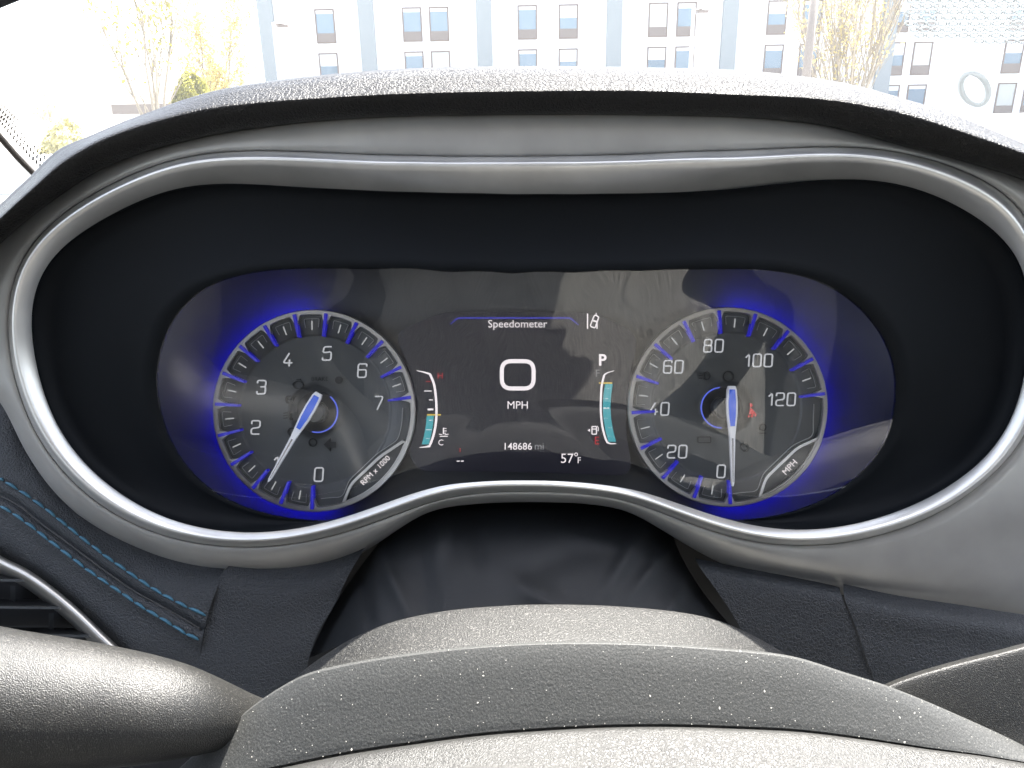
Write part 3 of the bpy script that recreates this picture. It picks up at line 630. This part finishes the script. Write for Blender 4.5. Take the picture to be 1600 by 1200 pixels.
def needle(face, tail, tip, piv, arc):
    t = np.array(tip, float) - np.array(tail, float); ln = np.linalg.norm(t); t /= ln; nn = np.array([-t[1], t[0]])
    prof = [(0, 5.0), (.04, 7.2), (.16, 8.4), (.28, 8.0), (.42, 5.6), (.5, 4.3), (.97, 2.0), (1, .8)]
    def out(pr, s=1.): return [tuple(np.array(tail) + t * ln * a + nn * w_ * s) for a, w_ in pr] + [tuple(np.array(tail) + t * ln * a - nn * w_ * s) for a, w_ in reversed(pr)]
    h = MB(); h.add([Q(*polar(*piv, rr, 10 * j), d) for rr, d in ((17, .3905), (17, .384), (14, .383), (.5, .383)) for j in range(36)], grid_faces(4, 36, True)); hub = h.build('needle_hub', M_DIAL, face)
    well = MB(); well.add([Q(*polar(*piv, rr, 10 * j), .3903) for rr in (33, 17) for j in range(36)], grid_faces(2, 36, True)); well.build('hub_well', M_BLACK, face)
    a = MB(); a.stroke([polar(*piv, 31.5, x) for x in np.linspace(arc[0], arc[1], 40)], 2.0, .3895, .3902); a.build('hub_arc', M_ARC, face)
    nd = MB(); nd.prism(out([(a_, w_) for a_, w_ in prof]), .3805, .3825); ndl = nd.build('needle', M_NEEDLE, face)
    nl = MB(); nl.prism(out([(.035, 4.2), (.16, 5.4), (.28, 5.0), (.40, 3.2)]), .3799, .3806); nl.build('needle_inlay', M_INLAY, face)
    gr = MB(); gr.stroke([tuple(np.array(tail) + t * ln * .52), tuple(np.array(tail) + t * ln * .96)], [2.2, .8], .3801, .3806); gr.build('needle_groove', M_SGREY, face)
needle(tach, (505, 614), (428, 749), (496, 644), (50, -105))
needle(spd, (1135.5, 603), (1137, 756), (1127, 637), (95, 270))
# unlit warning marks
text('brake_mark', 'BRAKE', 26, 498, 592, .3922, M_ICON, tach)
mb = MB(); mb.prism([polar(528, 594, 6, 30 * j) for j in range(12)], .3918, .3924); mb.build('lamp_mark', M_ICON, tach)
mb = MB(); mb.prism([(504,695),(515,685),(515,691),(523,691),(523,700),(515,700),(515,706)], .3920, .3926); mb.build('arrow_mark', M_ICON, tach)
def icon(parent, strokes, w_=1.6):
    mb = MB()
    for pts, cl in strokes: mb.stroke(pts, w_, .3918, .3924, cl)
    mb.build('icon_mark', M_ICON, parent)
icon(tach, [(rnd_poly([(456,599),(460,596),(468,596),(472,600),(472,604),(467,607),(460,607),(456,603)], 2, True), True), ([(461,593),(468,593)], False)])
icon(tach, [(rnd_poly([(445,619),(457,619),(457,630),(445,630)], 4, True), True), ([(461,619),(461,627)], False), ([(448,624),(454,624)], False)])
icon(tach, [(rnd_poly([(451,644),(455,644),(458,650),(455,656),(451,656)], 3, True), True), ([(441,646),(447,645)], False), ([(441,650),(447,649)], False), ([(441,654),(447,653)], False)])
icon(tach, [([polar(454, 675, 6, 20 * j) for j in range(18)], True)]); icon(tach, [([polar(487, 692, 6, 20 * j) for j in range(18)], True)])
icon(spd, [(rnd_poly([(1103,581),(1108,581),(1112,587),(1108,593),(1103,593)], 3, True), True), ([(1093,583),(1099,583)], False), ([(1093,587),(1099,587)], False), ([(1093,591),(1099,591)], False)])
icon(spd, [([polar(1140, 588, 8, 20 * j) for j in range(18)], True)]); icon(spd, [([polar(1194, 668, 5, 30 * j) for j in range(12)], True), ([(1189,677),(1199,677)], False)])
icon(spd, [([polar(1166, 700, 6, 30 * j) for j in range(12)], True)]); icon(spd, [(rnd_poly([(1092,683),(1112,683),(1112,692),(1092,692)], 2, True), True)])
sbm = MB(); sbm.prism([polar(1174, 633.5, 3.3, 30 * j) for j in range(12)], .3915, .3922); sbm.prism([(1172,638),(1176,638),(1178.5,641),(1179.5,647),(1168.5,647),(1169.5,641)], .3915, .3922)
sbm.stroke([(1169,643),(1165,648.5),(1166.5,650.5)], 2, .3915, .3922); sbm.stroke([(1179,643),(1183,648.5),(1181.5,650.5)], 2, .3915, .3922); sbm.stroke([(1170,647),(1172,652)], 2.6, .3915, .3922); sbm.stroke([(1178,647),(1176,652)], 2.6, .3915, .3922)
o = sbm.build('seat_belt_light', M_RED, spd); o['label'] = 'red lit seat belt warning symbol'

# centre screen
SD = .3935
scr = MB(); scr.prism(rnd_poly([(690,486),(925,486),(1000,520),(985,600),(978,660),(990,745),(800,738),(655,738),(636,712),(655,650),(640,575),(612,520)], 26, True), SD, .404)
scr = scr.build('centre_screen', M_SCREEN, clu); SF = SD - .0006
def ink(name, m, strokes=(), prisms=()):
    mb = MB()
    for pts, w_, cl in strokes: mb.stroke(pts, w_, SF, SD - .0001, cl)
    for p in prisms: mb.prism(p, SF, SD - .0001)
    return mb.build(name, m, scr)
ink('header_line', M_SBLUE, [(rnd_poly([(703,506),(714,496),(892,496),(905,507)], 4), [1.2] + [2.2] * (len(rnd_poly([(703,506),(714,496),(892,496),(905,507)], 4)) - 2) + [1.2], False)])
text('header_text', 'Speedometer', 93, 809, 507, SF, M_WHITE, scr)
ink('speed_digit', M_WHITE, [(rnd_poly([(784,564),(834,564),(834,607),(784,607)], 15, True, 8), 6.4, True)])
text('speed_unit', 'MPH', 32, 809, 633, SF, M_WHITE, scr); text('odometer_text', '148686', 43, 810, 698, SF, M_WHITE, scr, bold=.006); text('odometer_unit', 'mi', 14, 843, 698, SF, M_SGREY, scr)
text('temperature_text', '57', 20, 887, 717, SF, M_WHITE, scr); text('temperature_unit', 'F', 5, 906, 720, SF, M_WHITE, scr); ink('degree_mark', M_WHITE, [([polar(901, 711, 2.4, 36 * j) for j in range(10)], 1.1, True)])
text('gear_letter', 'P', 12, 943, 562, SF, M_WHITE, scr, bold=.025)
ink('lane_icon', M_WHITE, [([(919,489),(919,513)], 1.8, False), ([(934,500),(934,513)], 1.6, False), (rnd_poly([(930,491),(937,494),(931,512),(923,509)], 3, True), 1.8, True), ([(928,500),(934,502)], 2.6, False), ([(933,488),(932,492)], 1.5, False)])
def bracket(pts): c = resample(pts, 30); return [tuple(p) for p in c]
b1 = [(650,579),(660,581),(670,584)] + bracket([(671,585),(677,600),(680,620),(681,641),(680,662),(676,682),(670,698)]) + [(664,699),(654,700)]
ink('gauge_bracket', M_WHITE, [(b1, [1, 2, 3] + [3.6] * 30 + [2, 1], False)])
def bx(y): return 681 - .0028 * (y - 641) ** 2
ink('gauge_bar', M_CYAN, prisms=[[(bx(y) - 4, y) for y in (650,662,674,686,695)] + [(bx(y) - 15, y) for y in (695,686,674,662,650)]])
ink('gauge_tick', M_WHITE, [([(bx(y) - 5, y), (bx(y) - w_, y)], t, False) for y, w_, t in ((611,17,1.4),(625,11,1.4),(640,14,2.8),(657,11,1.2),(672,14,1.2),(686,11,1.2))])
ink('gauge_tick', M_RED, [([(bx(596) - 4, 596), (bx(596) - 11, 596)], 1.6, False)]); ink('gauge_pointer', M_YEL, [([(666,648.5),(688,648.5)], 2.2, False)])
text('hot_letter', 'H', 8, 687, 587, SF, M_RED, scr); text('cold_letter', 'C', 8, 688, 692, SF, M_WHITE, scr)
ink('coolant_icon', M_WHITE, [([(692,669),(692,679)], 1.8, False), ([(692,670),(697,670)], 1.1, False), ([(692,674),(697,674)], 1.1, False), ([(692,677.5),(696,677.5)], 1.0, False), ([(685,679),(690,680)], 1.2, False), ([(694,680),(700,679)], 1.2, False), ([(686,682.5),(699,682.5)], 1.2, False)])
ink('trip_mark', M_RED, [([(718,701),(718,707)], 1.6, False)]); ink('trip_dash', M_WHITE, [([(713,721.5),(717.5,721.5)], 1.6, False), ([(719.5,721.5),(724,721.5)], 1.6, False)])
b2 = [(961,579),(951,582),(946,585)] + bracket([(945,587),(941,605),(940,628),(940,645),(942,665),(946,682),(950,692)]) + [(955,694),(964,694)]
ink('gauge_bracket', M_WHITE, [(b2, [1, 1.6, 2.4] + [3] * 30 + [1.8, 1], False)])
def fx(y): return 940 + .0030 * (y - 636) ** 2
ink('gauge_bar', M_CYAN, prisms=[[(fx(y) + 3, y) for y in (600,615,636,655,675,691)] + [(fx(y) + 15, y) for y in (691,675,655,636,615,600)]])
ink('gauge_tick', M_WHITE, [([(fx(y) + 4, y), (fx(y) + w_, y)], t, False) for y, w_, t in ((607,13,1.2),(623,11,1.2),(638,13,2.4),(654,10,1.2),(669,14,1.2),(683,10,1.2))])
ink('gauge_pointer', M_YEL, [([(937,598.5),(958,598.5)], 2.2, False)])
text('full_letter', 'F', 6, 935, 583, SF, M_SGREY, scr); text('empty_letter', 'E', 7, 934, 689, SF, M_RED, scr)
ink('fuel_icon', M_WHITE, [(rnd_poly([(926,667),(933,667),(933,679),(926,679)], 1, True), 1.6, True), ([(927,671),(932,671)], 1.6, False), ([(933,672),(936,674),(936,669),(934,666)], 1.0, False)], [[(919,673),(923,670.5),(923,675.5)]])

# ------------------------------------------------------------------ steering column and wheel
boot = empty('column_boot', V(820, 870, .35)); tag(boot, 'soft black wrinkled leather gaiter over the steering column', 'gaiter')
def wr(x, y):
    f = 0
    for cx, cy, ang, L_, w_, a in ((600,880,115,70,12,.0042),(690,835,75,40,16,.0035),(745,850,100,34,14,-.0018),(985,860,60,60,13,.004),(1035,870,50,70,10,.0036),(860,880,20,60,22,-.0020),(840,930,150,60,18,.0022),(920,840,165,60,16,.0018),(570,930,100,60,10,-.003),(660,900,95,60,20,-.002),(1060,930,60,60,14,.003)):
        c, s_ = math.cos(rad(ang)), -math.sin(rad(ang)); dx, dy = x - cx, y - cy; u = dx * c + dy * s_; v_ = -dx * s_ + dy * c
        f -= a * math.exp(-(u / L_) ** 2 - (v_ / w_) ** 2)
    return f * 1.25
sheet('boot_skin', [[(600,806,.392),(650,790,.39),(720,782,.388),(800,780,.387),(900,781,.388),(1000,792,.39),(1050,820,.394)],
    [(600,835,.378),(640,812,.374),(720,802,.37),(810,800,.368),(900,802,.37),(1000,815,.374),(1056,850,.382)],
    [(560,890,.37),(620,868,.352),(710,858,.345),(820,855,.343),(920,858,.345),(1020,872,.352),(1082,900,.372)],
    [(520,950,.366),(590,928,.338),(690,918,.33),(820,914,.328),(950,918,.33),(1050,930,.338),(1122,955,.366)],
    [(480,1030,.36),(560,1000,.325),(680,985,.318),(820,980,.316),(960,985,.318),(1100,1000,.325),(1190,1030,.36)]], M_BOOT, boot, sub=14, n=150, disp=wr)

wheel = empty('steering_wheel', V(850, 1300, .22)); tag(wheel, 'dusty grey steering wheel hub and spokes in the foreground', 'steering wheel')
colc = empty('column_cover', V(850, 1050, .29)); tag(colc, 'sunlit grainy grey steering column cover behind the wheel hub', 'column cover')
CT = [(440,1085),(470,1052),(510,1022),(560,993),(620,970),(700,954),(780,947),(850,944.5),(950,946.5),(1050,955),(1120,969),(1180,995),(1232,1026),(1290,1070)]
HE = [(240,1250),(280,1202),(330,1158),(372,1123),(415,1090),(470,1058),(520,1043),(600,1028),(700,1015),(800,1007),(900,1004),(1000,1006),(1100,1012),(1228,1025),(1320,1052),(1400,1078),(1500,1120),(1600,1167),(1720,1235)]
AB = [(200,1330),(290,1255),(380,1214),(450,1197),(550,1177),(650,1162),(750,1149),(850,1141),(950,1136),(1050,1135),(1150,1138),(1250,1143),(1350,1155),(1450,1170),(1550,1183),(1650,1205),(1760,1260)]
def dep(pts, d0, edge=0.): return [(x, y, d0 + edge * ((x - 850) / 400) ** 2) for x, y in pts]
def shift(pts, dx, dy): return [(x + dx * (850 - x) / 400, y + dy) for x, y in pts]
sheet('cover_shell', [dep(shift(CT, 0, 40), .294, .02), dep(shift(CT, 0, 6), .289, .02), dep(CT, .285, .02), dep(shift(CT, 10, 5), .280, .018), dep(shift(CT, 10, 30), .270, .016), dep(shift(CT, -30, 62), .260, .012), dep(shift(CT, -60, 110), .25, .01)], M_COLUMN, colc, sub=6, n=160)
heR, abR = resample(HE, 180), resample(AB, 180)
def hrow(t, d, dy=0): p = mixr(heR, abR, t); return [(x, y + dy, d + .004 * ((x - 850) / 600) ** 2) for x, y in p]
hs, HR = sheet('hub_cover', [hrow(0, .262, 30), hrow(0, .2530, 1), hrow(.003, .2501), hrow(.05, .2491), hrow(.25, .2470), hrow(.5, .2450), hrow(.75, .2432), hrow(.94, .242), hrow(.985, .2425), hrow(1.0, .248), hrow(1.03, .255)], M_HUB, wheel, sub=6, n=180)
def arow(dy, d): return [(x, y + dy, d + .004 * ((x - 850) / 600) ** 2) for x, y in abR]
sheet('airbag_pad', [arow(8, .250), arow(1.5, .2425), arow(2, .2405), arow(8, .2380), arow(22, .2345), arow(50, .2285), arow(100, .218), arow(170, .203), arow(260, .188)], M_AIRBAG, wheel, sub=6, n=180)
# spokes
def spoke(path, rads, name='spoke'):
    c = np.array(path, float); c = catmull(np.c_[c, np.array(rads)], 10); mb = MB()
    mb.tube([V(*p[:3]) for p in c], [p[3] for p in c], 40); return mb.build(name, M_SPOKE, wheel, True)
spoke([(-2200,2050,.085),(-900,1350,.15),(-360,1085,.215),(-150,1082,.236),(0,1096,.238),(140,1103,.241),(270,1112,.245),(400,1128,.268),(520,1150,.285)], [.013,.016,.021,.0225,.0212,.0185,.0145,.0078,.005])
RS = [(1330,1095),(1390,1066),(1440,1048),(1500,1031),(1560,1016),(1620,1001),(1800,965),(2300,900)]
def rrow(dy, d): return [(x, y + dy, d + .016 - .012 * max(0, (x - 1400) / 500)) for x, y in RS]
sheet('spoke', [rrow(30, .275), rrow(3, .268), rrow(0, .262), rrow(4, .2585), rrow(12, .2565), rrow(60, .2545), rrow(130, .2525), rrow(200, .251), rrow(230, .262)], M_SPOKE, wheel, sub=6, n=70)
# rim that runs round the driver's view
WC = CAM + RGT * .006 - UPV * .105 + FWD * .075; WAX = (-(FWD * math.cos(rad(8))) + UPV * math.sin(rad(8))).normalized(); WU = (UPV - WAX * UPV.dot(WAX)).normalized(); WR = WU.cross(WAX)
rim = MB(); rim.tube([WC + (RGT * math.cos(a) + WU * math.sin(a)) * .19 for a in np.linspace(0, 6.283, 96, endpoint=False)], .0155, 16, closed=True)
rim.build('rim', M_AIRBAG, wheel, True)
# dust flecks
df = MB(); rn = random.Random(5)
for i in range(320):
    r0, c0 = rn.randint(12, HR.shape[0] - 16), rn.randint(20, 176); p = HR[r0, c0]
    c = V(p[0], p[1], p[2] - .0002); u, v_ = RGT, (UPV + FWD * .25).normalized(); s = .00016 * rn.uniform(.4, 1.0) * (2.0 if rn.random() < .08 else 1); a = rn.uniform(0, 6.28)
    uu, vv = u * math.cos(a) + v_ * math.sin(a), v_ * math.cos(a) - u * math.sin(a)
    df.add([c - uu * s * 1.6, c - vv * s, c + uu * s * .4 - vv * s * .8, c + uu * s * 1.5, c + vv * s * .9], [(0, 1, 2, 3, 4)])
o = df.build('dust', mat('dust', (.62, .6, .54), .8), wheel); o['kind'] = 'stuff'

# ------------------------------------------------------------------ the seat that the cluster glass mirrors
seat = empty('driver_seat', W(.05, -.75, -1.0)); tag(seat, 'grey ribbed driver seat behind the camera, mirrored in the cluster glass', 'seat')
def cushion(name, c, ux, uy, uz, sx, sy, sz):
    vs = []; nu, nv2 = 96, 48; pw = lambda t, e: math.copysign(abs(t) ** e, t)
    for i in range(nv2 + 1):
        ph = -math.pi / 2 + math.pi * i / nv2
        for j in range(nu):
            th = 2 * math.pi * j / nu; cx_, cy_, cz_ = pw(math.cos(ph), .45) * pw(math.cos(th), .4), pw(math.cos(ph), .45) * pw(math.sin(th), .4), pw(math.sin(ph), .45)
            vs.append(Vector(c) + ux * cx_ * sx + uy * cy_ * sy + uz * cz_ * sz)
    return mk(name, vs, grid_faces(nv2 + 1, nu, True), M_SEAT, seat, True)
by = Vector((0, -.94, -.34)).normalized(); bz_ = Vector((0, -.34, .94)).normalized()
cushion('seat_cushion', W(.05, -.22, -.66), X0, Vector((0, 1, .12)).normalized(), Vector((0, -.12, 1)).normalized(), .27, .26, .09)
cushion('backrest', W(.06, -.50, -.22), X0, by, bz_, .26, .08, .42)
cushion('headrest', W(.05, -.70, .30), X0, by, bz_, .13, .05, .09)

vis = MB(); VZ = ZC + .36; vo = rnd_poly([(-.30,-.22),(.288,-.22),(.284,-.13),(.25,-.087),(.184,-.06),(.186,-.015),(-.30,-.015)], .03, True)  # out-of-view plate, outline shaped to cast shade on the mirrored seat
nv_ = len(vo); vis.add([(x, y, VZ + .012) for x, y in vo] + [(x, y, VZ) for x, y in vo], [tuple(range(nv_)), tuple(reversed(range(nv_, 2 * nv_)))] + [(i, nv_ + i, nv_ + (i + 1) % nv_, (i + 1) % nv_) for i in range(nv_)])
tag(vis.build('seat_shade_plate', M_LINER), 'unseen pale plate added above the driver to shade part of the seat', 'shade plate')
